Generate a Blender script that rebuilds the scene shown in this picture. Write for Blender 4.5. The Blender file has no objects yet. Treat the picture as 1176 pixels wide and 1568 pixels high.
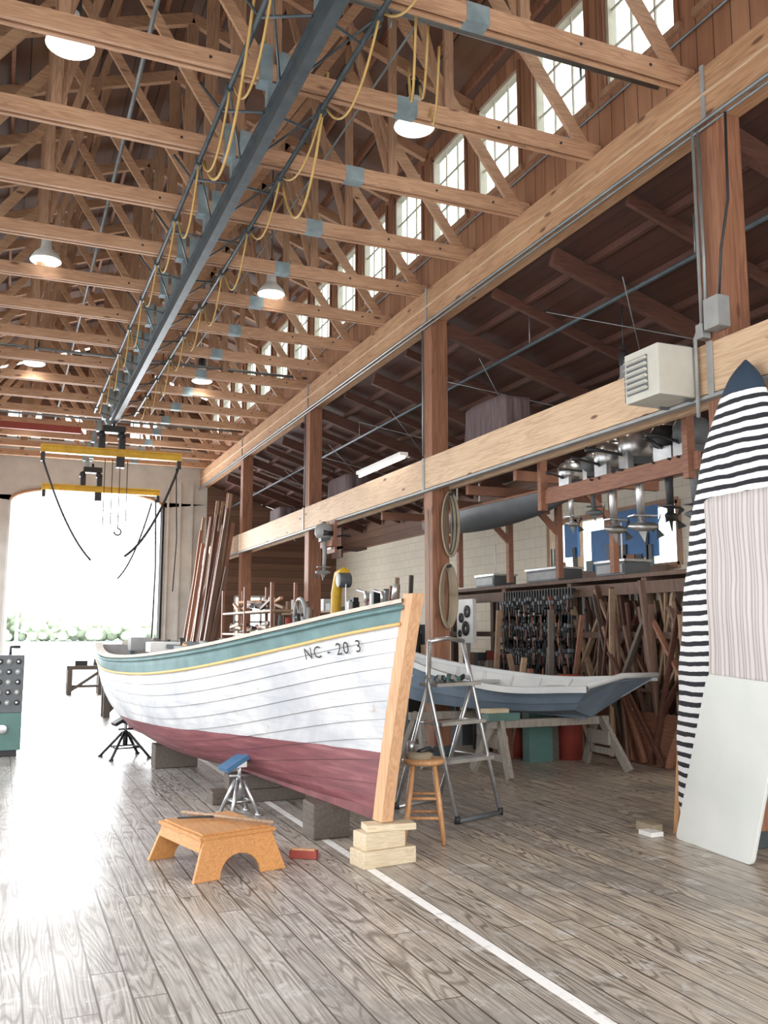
import bpy,bmesh,math,random
from math import sin,cos,pi,radians
from mathutils import Vector,Matrix
random.seed(7)
V=Vector
scene=bpy.context.scene
# ---------------------------------------------------------------- materials
def newmat(name):
    m=bpy.data.materials.new(name); m.use_nodes=True
    nt=m.node_tree; nt.nodes.clear()
    o=nt.nodes.new('ShaderNodeOutputMaterial'); b=nt.nodes.new('ShaderNodeBsdfPrincipled')
    nt.links.new(b.outputs[0],o.inputs[0]); return m,nt,b
def lk(nt,a,b): nt.links.new(a,b)
def M(nt,op,a,b=None,c=None):
    n=nt.nodes.new('ShaderNodeMath'); n.operation=op
    for i,x in enumerate((a,b,c)):
        if x is None: continue
        if isinstance(x,(int,float)): n.inputs[i].default_value=x
        else: lk(nt,x,n.inputs[i])
    return n.outputs[0]
def mixc(nt,f,a,b,bt='MIX'):
    n=nt.nodes.new('ShaderNodeMix'); n.data_type='RGBA'; n.blend_type=bt
    if isinstance(f,(int,float)): n.inputs[0].default_value=f
    else: lk(nt,f,n.inputs[0])
    for i,x in ((6,a),(7,b)):
        if isinstance(x,tuple): n.inputs[i].default_value=(*x[:3],1)
        else: lk(nt,x,n.inputs[i])
    return n.outputs[2]
def coords(nt):
    t=nt.nodes.new('ShaderNodeTexCoord'); s=nt.nodes.new('ShaderNodeSeparateXYZ'); lk(nt,t.outputs['Object'],s.inputs[0])
    return t.outputs['Object'],s.outputs
def comb(nt,x,y,z):
    n=nt.nodes.new('ShaderNodeCombineXYZ')
    for i,q in enumerate((x,y,z)):
        if isinstance(q,(int,float)): n.inputs[i].default_value=q
        else: lk(nt,q,n.inputs[i])
    return n.outputs[0]
def noi(nt,vec,scale,detail=4,dist=0,rough=.5):
    n=nt.nodes.new('ShaderNodeTexNoise'); n.inputs['Scale'].default_value=scale; n.inputs['Detail'].default_value=detail
    n.inputs['Distortion'].default_value=dist; n.inputs['Roughness'].default_value=rough
    lk(nt,vec,n.inputs['Vector']); return n.outputs['Fac']
def ramp(nt,f,stops):
    n=nt.nodes.new('ShaderNodeValToRGB'); e=n.color_ramp.elements
    while len(e)<len(stops): e.new(.5)
    for i,(p,c) in enumerate(stops): e[i].position=p; e[i].color=(*c,1) if isinstance(c,tuple) else (c,c,c,1)
    lk(nt,f,n.inputs[0]); return n.outputs[0]
def bump(nt,b,h,s=.3,d=.01):
    n=nt.nodes.new('ShaderNodeBump'); n.inputs['Strength'].default_value=s; n.inputs['Distance'].default_value=d
    lk(nt,h,n.inputs['Height']); lk(nt,n.outputs[0],b.inputs['Normal'])
def mat(name,col,rough=.6,metal=0,col2=None,scale=6,stretch=(1,1,1),bmp=0,emit=0):
    m,nt,b=newmat(name)
    b.inputs['Roughness'].default_value=rough; b.inputs['Metallic'].default_value=metal
    if col2 is None: col2=tuple(c*.8 for c in col)
    tc,_=coords(nt)
    mp=nt.nodes.new('ShaderNodeMapping'); mp.inputs['Scale'].default_value=stretch; lk(nt,tc,mp.inputs[0])
    f=noi(nt,mp.outputs[0],scale,6)
    c=ramp(nt,f,[(.3,col2),(.68,col)]); lk(nt,c,b.inputs['Base Color'])
    if bmp: bump(nt,b,f,bmp)
    if emit: lk(nt,c,b.inputs['Emission Color']); b.inputs['Emission Strength'].default_value=emit
    return m
def wood(name,col,col2,axis=0,rough=.65,scale=1.0,bmp=.15,knots=False):
    m,nt,b=newmat(name); b.inputs['Roughness'].default_value=rough
    tc,_=coords(nt)
    st=[9*scale]*3; st[axis]=.5*scale
    mp=nt.nodes.new('ShaderNodeMapping'); mp.inputs['Scale'].default_value=st; lk(nt,tc,mp.inputs[0])
    f=noi(nt,mp.outputs[0],2.2,3,.6)
    rings=M(nt,'PINGPONG',M(nt,'MULTIPLY',f,7),.5)
    fine=noi(nt,mp.outputs[0],9,5)
    big=noi(nt,tc,1.3,2)
    g=M(nt,'ADD',M(nt,'MULTIPLY',rings,.9),M(nt,'MULTIPLY',fine,.5))
    g=M(nt,'ADD',M(nt,'MULTIPLY',g,.7),M(nt,'MULTIPLY',big,.45))
    c=ramp(nt,g,[(.25,col2),(.72,col)])
    if knots:
        kv=[5,5,5]; kv[axis]=1.6
        k2=nt.nodes.new('ShaderNodeMapping'); k2.inputs['Scale'].default_value=kv; lk(nt,tc,k2.inputs[0])
        vo=nt.nodes.new('ShaderNodeTexVoronoi'); vo.inputs['Scale'].default_value=1.0; lk(nt,k2.outputs[0],vo.inputs['Vector'])
        c=mixc(nt,ramp(nt,vo.outputs['Distance'],[(.07,.9),(.13,0.)]),c,(.12,.05,.03))
    lk(nt,c,b.inputs['Base Color'])
    if bmp: bump(nt,b,g,bmp,.004)
    return m
def planks(name,c1,c2,w,across,along,rough=.6,gap=.04,gapc=(.02,.012,.008),bmp=.3):
    m,nt,b=newmat(name); b.inputs['Roughness'].default_value=rough
    tc,s=coords(nt)
    u=M(nt,'DIVIDE',s[across],w); i=M(nt,'FLOOR',u); fr=M(nt,'FRACT',u)
    wn=nt.nodes.new('ShaderNodeTexWhiteNoise'); wn.noise_dimensions='1D'; lk(nt,i,wn.inputs['W'])
    vec=comb(nt,M(nt,'MULTIPLY',s[across],8),M(nt,'MULTIPLY',s[along],.6),M(nt,'MULTIPLY',wn.outputs[0],20))
    f=noi(nt,vec,1.5,4,.5)
    g=M(nt,'ADD',M(nt,'MULTIPLY',f,.6),M(nt,'MULTIPLY',wn.outputs[0],.4))
    c=ramp(nt,g,[(.2,c2),(.75,c1)])
    edge=M(nt,'LESS_THAN',fr,gap)
    lk(nt,mixc(nt,edge,c,gapc),b.inputs['Base Color'])
    bump(nt,b,M(nt,'SUBTRACT',1,edge),bmp,.006)
    return m
def floor_mat():
    m,nt,b=newmat('weathered_plank_floor')
    tc,s=coords(nt); w=.15
    u=M(nt,'DIVIDE',s[0],w); i=M(nt,'FLOOR',u); fr=M(nt,'FRACT',u)
    wn=nt.nodes.new('ShaderNodeTexWhiteNoise'); wn.noise_dimensions='1D'; lk(nt,i,wn.inputs['W']); r=wn.outputs[0]
    yy=M(nt,'ADD',s[1],M(nt,'MULTIPLY',r,5)); L=M(nt,'DIVIDE',yy,4.3); j=M(nt,'FLOOR',L); fy=M(nt,'FRACT',L)
    wn2=nt.nodes.new('ShaderNodeTexWhiteNoise'); wn2.noise_dimensions='2D'; lk(nt,comb(nt,i,j,0),wn2.inputs['Vector']); r2=wn2.outputs[0]
    gv=comb(nt,M(nt,'MULTIPLY',s[0],6),M(nt,'MULTIPLY',s[1],.6),M(nt,'MULTIPLY',r2,37))
    g=noi(nt,gv,1.0,1.0,.1)
    rings=M(nt,'PINGPONG',M(nt,'MULTIPLY',g,19),.5)
    fine=noi(nt,comb(nt,M(nt,'MULTIPLY',s[0],75),M(nt,'MULTIPLY',s[1],1.4),r2),2,5)
    big=noi(nt,tc,.5,4,.4)
    mid=noi(nt,tc,1.5,5,.3)
    warm=M(nt,'SUBTRACT',M(nt,'MULTIPLY',s[0],.22),M(nt,'MULTIPLY',s[1],.07))
    warm=M(nt,'ADD',M(nt,'MULTIPLY',warm,.6),big)
    base=mixc(nt,ramp(nt,warm,[(.3,0.),(1.0,1.)]),(.47,.45,.43),(.66,.55,.42))
    base=mixc(nt,M(nt,'MULTIPLY',r2,.55),base,(.30,.275,.25))
    dark=(.12,.095,.075)
    gm=ramp(nt,rings,[(.06,1.),(.24,0.)])
    fade=ramp(nt,mid,[(.35,.2),(.6,.85)])
    c=mixc(nt,M(nt,'MULTIPLY',gm,fade),base,dark)
    c=mixc(nt,ramp(nt,fine,[(.36,.6),(.56,0.)]),c,dark)
    sm=ramp(nt,noi(nt,tc,4.5,7,.3,.75),[(.55,0.),(.66,.55)])
    c=mixc(nt,sm,c,(.68,.68,.67))
    spl=ramp(nt,noi(nt,tc,38,3,0,.6),[(.69,0.),(.71,.8)])
    c=mixc(nt,spl,c,(.8,.8,.79))
    st=ramp(nt,noi(nt,tc,.9,7,.3,.75),[(.52,0.),(.64,.7)])
    c=mixc(nt,st,c,(.20,.185,.17))
    vo=nt.nodes.new('ShaderNodeTexVoronoi'); vo.inputs['Scale'].default_value=1.2; lk(nt,tc,vo.inputs['Vector'])
    c=mixc(nt,ramp(nt,vo.outputs['Distance'],[(.025,.9),(.05,0.)]),c,(.07,.05,.04))
    edge=M(nt,'MAXIMUM',M(nt,'LESS_THAN',fr,.065),M(nt,'LESS_THAN',fy,.002))
    c=mixc(nt,M(nt,'MULTIPLY',edge,.88),c,(.05,.035,.025))
    wl=M(nt,'MULTIPLY',M(nt,'LESS_THAN',M(nt,'ABSOLUTE',M(nt,'SUBTRACT',s[0],2.37)),.034),M(nt,'LESS_THAN',s[1],12))
    wl=M(nt,'MULTIPLY',wl,ramp(nt,noi(nt,tc,14,5),[(.3,.6),(.45,1.)]))
    c=mixc(nt,wl,c,(.93,.93,.92))
    lk(nt,c,b.inputs['Base Color'])
    lk(nt,ramp(nt,mid,[(.3,.27),(.7,.44)]),b.inputs['Roughness'])
    h=M(nt,'SUBTRACT',M(nt,'MULTIPLY',rings,.5),M(nt,'MULTIPLY',edge,1.4))
    bump(nt,b,h,.4,.004)
    return m
def hull_mat():
    m,nt,b=newmat('hull_paint_white_over_red'); tc,s=coords(nt)
    b.inputs['Roughness'].default_value=.5
    wl=M(nt,'SUBTRACT',.745,M(nt,'MULTIPLY',M(nt,'SUBTRACT',s[1],6.0),.026))
    wl=M(nt,'ADD',wl,M(nt,'MULTIPLY',M(nt,'SUBTRACT',noi(nt,tc,3,3),.5),.02))
    f=M(nt,'LESS_THAN',s[2],wl)
    n=noi(nt,tc,1.6,6,.5,.6)
    w=ramp(nt,n,[(.35,(.40,.41,.44)),(.5,(.51,.515,.53)),(.62,(.62,.62,.62))])
    sv=comb(nt,M(nt,'MULTIPLY',s[0],2),M(nt,'MULTIPLY',s[1],.9),M(nt,'MULTIPLY',s[2],11))
    w=mixc(nt,ramp(nt,noi(nt,sv,2.2,5,.2,.6),[(.50,0.),(.66,.6)]),w,(.36,.375,.41))
    w=mixc(nt,ramp(nt,noi(nt,tc,11,6,.3,.7),[(.63,0.),(.68,.75)]),w,(.40,.30,.23))
    r=ramp(nt,noi(nt,sv,2.0,6,.3),[(.3,(.12,.03,.04)),(.55,(.19,.055,.063)),(.75,(.28,.11,.12))])
    lk(nt,mixc(nt,f,w,r),b.inputs['Base Color'])
    bump(nt,b,noi(nt,tc,26,4),.08,.004); return m
def stripe_mat(name,axis,period,duty,ca,cb,top=None,wob=.01):
    m,nt,b=newmat(name); tc,s=coords(nt); b.inputs['Roughness'].default_value=.85
    z=M(nt,'ADD',s[axis],M(nt,'MULTIPLY',M(nt,'SUBTRACT',noi(nt,tc,4,3),.5),wob*4))
    f=M(nt,'LESS_THAN',M(nt,'FRACT',M(nt,'DIVIDE',z,period)),duty)
    c=mixc(nt,f,ca,cb)
    if top: c=mixc(nt,M(nt,'GREATER_THAN',s[2],top[0]),c,top[1])
    lk(nt,c,b.inputs['Base Color']); bump(nt,b,noi(nt,comb(nt,M(nt,'MULTIPLY',s[0],6),M(nt,'MULTIPLY',s[1],6),s[2]),1.5,3),.5,.03); return m
def block_mat():
    m,nt,b=newmat('painted_cinder_block'); tc,s=coords(nt)
    br=nt.nodes.new('ShaderNodeTexBrick'); lk(nt,comb(nt,s[1],s[2],0),br.inputs['Vector'])
    br.inputs['Scale'].default_value=1; br.inputs['Brick Width'].default_value=.4; br.inputs['Row Height'].default_value=.2
    br.inputs['Mortar Size'].default_value=.006
    br.inputs['Color1'].default_value=(.72,.66,.55,1); br.inputs['Color2'].default_value=(.68,.62,.52,1); br.inputs['Mortar'].default_value=(.52,.47,.40,1)
    lk(nt,br.outputs[0],b.inputs['Base Color']); b.inputs['Roughness'].default_value=.7
    bump(nt,b,br.outputs['Fac'],-.3,.004); return m
def glass_mat():
    m=bpy.data.materials.new('window_glass'); m.use_nodes=True; nt=m.node_tree; nt.nodes.clear()
    o=nt.nodes.new('ShaderNodeOutputMaterial'); t=nt.nodes.new('ShaderNodeBsdfTransparent'); g=nt.nodes.new('ShaderNodeBsdfGlossy')
    g.inputs['Roughness'].default_value=.05; x=nt.nodes.new('ShaderNodeMixShader'); x.inputs[0].default_value=.06
    t.inputs[0].default_value=(.93,.98,.96,1)
    lk(nt,t.outputs[0],x.inputs[1]); lk(nt,g.outputs[0],x.inputs[2]); lk(nt,x.outputs[0],o.inputs[0]); return m

mFloor=floor_mat(); mHull=hull_mat(); mBlock=block_mat(); mGlass=glass_mat()
mTrX=wood('truss_pine_x',(.54,.325,.20),(.30,.155,.088),0,knots=True)
mTrZ=wood('truss_pine_z',(.42,.25,.155),(.23,.12,.07),2)
mBeamY=wood('glulam_pine',(.50,.30,.17),(.30,.15,.075),1,scale=.7,knots=True)
mBeamL=wood('pale_timber',(.64,.46,.305),(.43,.275,.165),1,scale=.7,knots=True)
mSash=mat('window_sash_paint',(.62,.56,.46),.6)
mColW=wood('column_fir',(.32,.145,.08),(.15,.06,.035),2,scale=.6,knots=True)
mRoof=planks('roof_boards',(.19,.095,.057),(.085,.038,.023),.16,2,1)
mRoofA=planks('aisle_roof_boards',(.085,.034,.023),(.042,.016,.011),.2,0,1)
mCler=planks('clerestory_boards',(.42,.22,.125),(.23,.10,.055),.2,1,2)
mSidW=planks('dark_siding',(.22,.12,.078),(.12,.06,.038),.2,2,1)
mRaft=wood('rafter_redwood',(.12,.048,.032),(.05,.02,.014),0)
mRack=wood('rack_redwood',(.31,.145,.09),(.17,.07,.045),1)
mPan=mat('painted_end_wall',(.60,.58,.55),.7,col2=(.48,.46,.43),scale=2)
mSteel=mat('blue_grey_steel',(.085,.105,.12),.5,.3,col2=(.05,.065,.075))
mPlate=mat('galvanised_plate',(.30,.38,.41),.5,.3,col2=(.18,.24,.27))
mPipe=mat('conduit_pipe',(.25,.27,.28),.4,.5)
mDark=mat('black_iron',(.035,.035,.038),.5,.3)
mAlu=mat('brushed_aluminium',(.62,.63,.64),.32,.85,col2=(.42,.43,.44))
mGrey=mat('grey_metal_paint',(.33,.34,.34),.5,.1)
mYel=mat('crane_yellow',(.70,.44,.03),.45,col2=(.55,.32,.03))
mCord=mat('yellow_cord',(.55,.36,.12),.6)
mRope=mat('hemp_rope',(.33,.27,.19),.8)
mWhite=mat('white_enamel',(.80,.80,.78),.4,col2=(.68,.68,.67),scale=3)
mSkW=mat('skiff_white_paint',(.66,.67,.67),.5,col2=(.52,.54,.55),scale=3)
mBoard=mat('white_panel_paint',(.72,.73,.71),.55,col2=(.62,.66,.63),scale=2)
mGreen=mat('sheer_green_paint',(.11,.205,.21),.45,col2=(.06,.125,.13),scale=5)
mYStr=mat('stripe_yellow',(.64,.42,.14),.5,col2=(.52,.38,.18),scale=8)
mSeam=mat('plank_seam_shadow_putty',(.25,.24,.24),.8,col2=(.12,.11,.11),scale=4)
mStem=wood('fresh_fir_stem',(.62,.37,.21),(.44,.235,.12),2,scale=.8)
mKeel=mat('red_keel_paint',(.20,.06,.065),.55,col2=(.12,.035,.04))
mInner=wood('boat_interior_wood',(.42,.36,.30),(.25,.2,.16),1)
mRail=mat('weathered_rail',(.56,.50,.42),.6,col2=(.40,.36,.31),stretch=(6,1,6))
mBlue=mat('skiff_blue_paint',(.185,.245,.315),.5,col2=(.125,.17,.23),scale=2.5)
mBlueP=mat('stand_blue',(.05,.14,.26),.5)
mStool=wood('varnished_oak',(.60,.34,.16),(.40,.19,.085),2,rough=.4)
mPly=wood('orange_plywood',(.58,.27,.085),(.38,.165,.05),1,rough=.45)
mHorse=wood('grey_sawhorse_wood',(.34,.31,.27),(.19,.165,.14),2)
mBlk=wood('block_pine',(.64,.54,.39),(.46,.36,.23),0)
mOldW=wood('old_timber',(.13,.105,.085),(.06,.048,.04),1)
mLum=wood('rack_lumber',(.17,.10,.07),(.07,.04,.03),2)
mLum2=wood('rack_lumber_light',(.38,.26,.17),(.22,.14,.09),2)
mRedB=mat('red_brick_paint',(.30,.05,.035),.6)
mTarp=mat('grey_tarp',(.15,.105,.11),.75,col2=(.075,.052,.056),stretch=(5,5,.5),bmp=.5)
mTeal=mat('machine_green',(.09,.19,.17),.5)
mMach=mat('machine_dark_grey',(.11,.12,.13),.5)
mHeat=mat('heater_beige_enamel',(.56,.55,.49),.5,col2=(.49,.48,.43))
mLeaf=mat('foliage',(.62,.68,.54),.9,col2=(.44,.52,.38),scale=.4)  # haze painted into the colour: greens lightened to look washed out
mGrd=mat('outside_concrete',(.8,.8,.78),.9,scale=.4)
mWater=mat('pale_water',(.74,.78,.79),.6,scale=.05)
mBlueT=mat('blue_tarp',(.03,.16,.42),.5)
mBulb=mat('lamp_diffuser',(1,.97,.9),.5,col2=(1,.96,.88),emit=5)
mTube=mat('tube_glow',(1,1,.97),.5,col2=(1,1,.96),emit=5)
mBag=stripe_mat('striped_board_sock',2,.078,.45,(.78,.79,.80),(.016,.016,.022),(3.36,(.02,.04,.07)))
mPink=stripe_mat('pinstripe_cover',1,.036,.35,(.62,.575,.565),(.43,.385,.38),None,.004)
mInk=mat('black_lettering',(.015,.015,.015),.6)
mRubber=mat('black_hose',(.025,.027,.03),.5)

# ---------------------------------------------------------------- builder
class B:
    def __init__(s): s.bm=bmesh.new(); s.mats=[]
    def mi(s,m):
        if m not in s.mats: s.mats.append(m)
        return s.mats.index(m)
    def add(s,vs,fs,m,smooth=False):
        k=s.mi(m); bv=[s.bm.verts.new(v) for v in vs]
        for f in fs:
            try:
                q=s.bm.faces.new([bv[i] for i in f]); q.material_index=k; q.smooth=smooth
            except ValueError: pass
        return s
    def box(s,c,sz,m,R=None):
        x,y,z=[q/2 for q in sz]; c=V(c)
        vs=[V((a,b,d)) for a in(-x,x) for b in(-y,y) for d in(-z,z)]
        if R is not None: vs=[R@v for v in vs]
        return s.add([c+v for v in vs],[(0,1,3,2),(4,6,7,5),(0,4,5,1),(2,3,7,6),(0,2,6,4),(1,5,7,3)],m)
    def bx(s,x0,x1,y0,y1,z0,z1,m): return s.box(((x0+x1)/2,(y0+y1)/2,(z0+z1)/2),(x1-x0,y1-y0,z1-z0),m)
    def beam(s,p0,p1,w,h,m,up=(0,0,1)):
        p0=V(p0);p1=V(p1);d=(p1-p0); 
        if d.length<1e-6: return s
        dn=d.normalized(); up=V(up)
        if abs(dn.dot(up))>.98: up=V((0,1,0))
        a=dn.cross(up).normalized()*w/2; b=a.cross(dn).normalized()*h/2
        vs=[p+i*a+j*b for p in(p0,p1) for i in(-1,1) for j in(-1,1)]
        return s.add(vs,[(0,1,3,2),(4,6,7,5),(0,4,5,1),(2,3,7,6),(0,2,6,4),(1,5,7,3)],m)
    def tube(s,pts,r,m,seg=8,rr=None):
        pts=[V(p) for p in pts]; n=len(pts); vs=[]; last=None
        for i,p in enumerate(pts):
            d=(pts[min(i+1,n-1)]-pts[max(i-1,0)]).normalized()
            if last is None:
                a=d.cross(V((0,0,1))); 
                if a.length<.1: a=d.cross(V((0,1,0)))
            else: a=last-d*last.dot(d)
            a.normalize(); last=a; b=d.cross(a); R=rr[i] if rr else r
            vs+=[p+a*cos(2*pi*k/seg)*R+b*sin(2*pi*k/seg)*R for k in range(seg)]
        fs=[(i*seg+k,i*seg+(k+1)%seg,(i+1)*seg+(k+1)%seg,(i+1)*seg+k) for i in range(n-1) for k in range(seg)]
        fs+=[tuple(range(seg))[::-1],tuple((n-1)*seg+k for k in range(seg))]
        return s.add(vs,fs,m,seg>4)
    def cyl(s,p0,p1,r,m,r1=None,seg=12): return s.tube([p0,p1],r,m,seg,[r,r if r1 is None else r1])
    def lathe(s,c,prof,m,seg=24,ax=(0,0,1),sc=(1,1,1)):
        q=V((0,0,1)).rotation_difference(V(ax)); c=V(c); vs=[]
        for r,z in prof:
            for k in range(seg):
                v=V((r*cos(2*pi*k/seg)*sc[0],r*sin(2*pi*k/seg)*sc[1],z*sc[2])); vs.append(c+q@v)
        n=len(prof)
        fs=[(i*seg+k,i*seg+(k+1)%seg,(i+1)*seg+(k+1)%seg,(i+1)*seg+k) for i in range(n-1) for k in range(seg)]
        return s.add(vs,fs,m,True)
    def prism(s,poly,vec,m):
        vec=V(vec); n=len(poly); vs=[V(p) for p in poly]+[V(p)+vec for p in poly]
        return s.add(vs,[tuple(range(n)),tuple(range(n,2*n))[::-1]]+[(i,(i+1)%n,n+(i+1)%n,n+i) for i in range(n)],m)
    def grid(s,P,m,smooth=True):
        a=len(P);b=len(P[0]); return s.add([p for r in P for p in r],[(i*b+j,i*b+j+1,(i+1)*b+j+1,(i+1)*b+j) for i in range(a-1) for j in range(b-1)],m,smooth)
    def obj(s,name,bevel=0,parent=None,weld=False):
        bm=s.bm
        if weld: bmesh.ops.remove_doubles(bm,verts=bm.verts,dist=.0005)
        bmesh.ops.recalc_face_normals(bm,faces=bm.faces)
        me=bpy.data.meshes.new(name); bm.to_mesh(me); bm.free()
        for m in s.mats: me.materials.append(m)
        o=bpy.data.objects.new(name,me); scene.collection.objects.link(o)
        if bevel:
            q=o.modifiers.new('bevel','BEVEL'); q.width=bevel; q.segments=2; q.limit_method='ANGLE'; q.angle_limit=radians(50)
        if parent: o.parent=parent
        return o
def sag(p0,p1,d,n=12):
    p0=V(p0);p1=V(p1); return [p0.lerp(p1,i/n)-V((0,0,d*4*(i/n)*(1-i/n))) for i in range(n+1)]
def arcpts(c,r,a0,a1,n,plane='xz'):
    o=[]
    for i in range(n+1):
        a=a0+(a1-a0)*i/n; u,v=r*cos(a),r*sin(a)
        o.append(V(c)+(V((u,0,v)) if plane=='xz' else V((0,u,v)) if plane=='yz' else V((u,v,0))))
    return o
def cr(tab,t):
    n=len(tab)
    if t<=tab[0][0]: return tab[0][1]
    if t>=tab[-1][0]: return tab[-1][1]
    for i in range(n-1):
        if tab[i][0]<=t<=tab[i+1][0]:
            x0,y0=tab[i];x1,y1=tab[i+1];h=x1-x0
            m0=(y1-tab[i-1][1])/(x1-tab[i-1][0]) if i>0 else (y1-y0)/h
            m1=(tab[i+2][1]-y0)/(tab[i+2][0]-x0) if i+2<n else (y1-y0)/h
            u=(t-x0)/h
            return (2*u**3-3*u*u+1)*y0+(u**3-2*u*u+u)*h*m0+(-2*u**3+3*u*u)*y1+(u**3-u*u)*h*m1
def ss(x): x=max(0,min(1,x)); return x*x*(3-2*x)
rnd=random.uniform; pick=random.choice

# ---------------------------------------------------------------- shell
YE=26.5; YS=-4.0; XC=5.3; XL=-1.5; XR=9.5
CX=1.9; ZE=8.45; ZR=9.65
COLS=[.1,5.42,10.8,16.1,21.3,26.5]
b=B(); b.bx(XL,XR,YS,YE,-.1,0,mFloor); b.obj('floor')
b=B(); b.bx(-60,60,YE,60,-.3,-.12,mGrd); b.bx(-60,60,-40,YS,-.3,-.12,mGrd); b.bx(-60,XL,YS,YE,-.3,-.12,mGrd); b.bx(XR,60,YS,YE,-.3,-.12,mGrd); b.bx(-200,200,140,400,-.3,-.12,mWater); b.obj('outside_ground')
b=B(); b.bx(-200,200,60,140,-.4,-.14,mWater); b.obj('water')
b=B()
for k in range(700):
    x=-20+random.random()*75; y=150+random.random()*14; r=.5+random.random()*.9; h=(4.6+1.0*sin(x*.5)) if x<4 else max(1.6,3.6-.06*x+.5*sin(x*.9)); z=random.random()*h
    prof=[(0.05,-1),(.7,-.7),(1,0),(.75,.65),(.05,1)]
    prof=[(p*r*(.85+.3*random.random()),q*r*.8) for p,q in prof]
    b.lathe((x,y,max(z,r*.8-.1)),prof,mLeaf,7)
b.obj('tree_line')
b=B()   # open canopy frame on the dock outside the door
for x in(.4,4.6): 
    for y in(31,35): b.tube([(x,y,-.12),(x,y,4.9)],.035,mWhite,6)
for y in(31,33,35):
    b.tube([(.4,y,4.9),(2.5,y,5.7),(4.6,y,4.9)],.03,mWhite,6)
for x,z in((.4,4.9),(1.45,5.3),(2.5,5.7),(3.55,5.3),(4.6,4.9)): b.tube([(x,31,z),(x,35,z)],.025,mWhite,6)
b.obj('dock_canopy_frame')
b=B()
T=.2
def roofz(x): return ZR-(ZR-ZE)*abs(x-CX)/(XC-CX)
b.bx(XL,0,YE,YE+T,0,5.3,mPan); b.bx(4.1,XC+.1,YE,YE+T,0,5.3,mPan)
arch=[(0,5.15)]+[(2.05-2.05*cos(pi*i/16),5.15+.42*sin(pi*i/16)) for i in range(17)]+[(4.1,5.3)]
top=[(XL,5.3)]+[p for p in arch[1:-1]]+[(XC+.1,5.3),(XC+.1,6.9),(XL,6.9)]
b.prism([(x,YE,z) for x,z in top],(0,T,0),mPan)
for x0,x1 in((XL,-.2),(.7,1.3),(2.5,3.1),(4.0,XC+.1)): b.bx(x0,x1,YE,YE+T,6.9,7.8,mSidW)
b.prism([(XL,YE,7.8),(XC+.1,YE,7.8),(XC+.1,YE,ZE),(CX,YE,ZR),(XL,YE,ZE)],(0,T,0),mSidW)
b.bx(XC+.1,6.3,YE,YE+T,0,4.6,mSidW); b.bx(7.5,XR,YE,YE+T,0,4.6,mSidW); b.bx(6.3,7.5,YE,YE+T,0,1.1,mSidW); b.bx(6.3,7.5,YE,YE+T,2.6,4.6,mSidW)
b.prism([(XC+.1,YE,4.6),(XR,YE,4.6),(XC+.1,YE,5.95)],(0,T,0),mSidW)
for x in(4.25,4.6,4.95): b.bx(x-.03,x+.03,YE-.06,YE,0,5.9,mPan)
b.obj('wall_back')
b=B()
for i in range(4): x=6.3+.4*i; b.bx(x-.03,x+.03,YE-.02,YE+.06,1.1,2.6,mWhite)
for z in(1.1,1.85,2.6): b.bx(6.3,7.5,YE-.02,YE+.06,z-.03,z+.03,mWhite)
b.bx(6.3,7.5,YE+.03,YE+.04,1.1,2.6,mGlass); b.obj('window_end_aisle')
b=B()
b.tube([(0,YE-.03,0),(0,YE-.03,5.15)],.06,mPan,4)
b.tube([(4.1,YE-.03,0),(4.1,YE-.03,5.15)],.06,mDark,4)
b.tube([(x,YE-.05,z) for x,z in arch[1:-1]],.05,mTrX,6)
b.obj('trim_1')
for n,(x0,x1) in enumerate(((-.2,.7),(1.3,2.5),(3.1,4.0))):
    b=B(); w=x1-x0
    for z in(6.92,7.35,7.78): b.bx(x0,x1,YE+.02,YE+.08,z-.025,z+.025,mWhite)
    for i in range(4): x=x0+w*i/3; b.bx(x-.02,x+.02,YE+.02,YE+.08,6.9,7.8,mWhite)
    b.bx(x0,x1,YE+.04,YE+.05,6.9,7.8,mGlass); b.obj('window_gable_%d'%(n+1))
b=B()
for y in COLS: b.bx(XL-.15,XL,max(y-.3,YS),y+.3,0,6.3,mCler)
b.bx(XL-.15,XL,YS,YE,4.4,6.3,mCler)
b.bx(XL-.15,XL,YS,.2,0,4.4,mCler)
b.obj('wall_left')
b=B(); b.bx(XL,-.6,YS-.15,YS,0,6.3,mCler); b.bx(8.2,XR,YS-.15,YS,0,4.5,mCler); b.bx(-.6,XC,YS-.15,YS,5.2,ZE,mCler)
b.obj('wall_front')
b=B(); wy0,wy1,wz0,wz1=10.9,14.5,2.6,3.6
b.bx(XR,XR+.2,YS,wy0,0,3.95,mBlock); b.bx(XR,XR+.2,wy1,YE,0,3.95,mBlock); b.bx(XR,XR+.2,wy0,wy1,0,wz0,mBlock); b.bx(XR,XR+.2,wy0,wy1,wz1,3.95,mBlock)
b.bx(XR,XR+.2,YS,YE,3.95,4.75,mSidW); b.obj('wall_right')
b=B()
for i in range(5):
    y=wy0+(wy1-wy0)*i/4; b.bx(XR-.03,XR+.1,y-.05,y+.05,wz0,wz1,mTrZ)
b.bx(XR-.03,XR+.1,wy0,wy1,wz0-.05,wz0+.05,mTrZ); b.bx(XR-.03,XR+.1,wy0,wy1,wz1-.05,wz1+.05,mTrZ)
b.bx(XR+.05,XR+.06,wy0,wy1,wz0,wz1,mGlass)
b.obj('window_aisle')
TY=[5.68+1.335*k for k in range(-4,16)]
PW=.16
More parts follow.
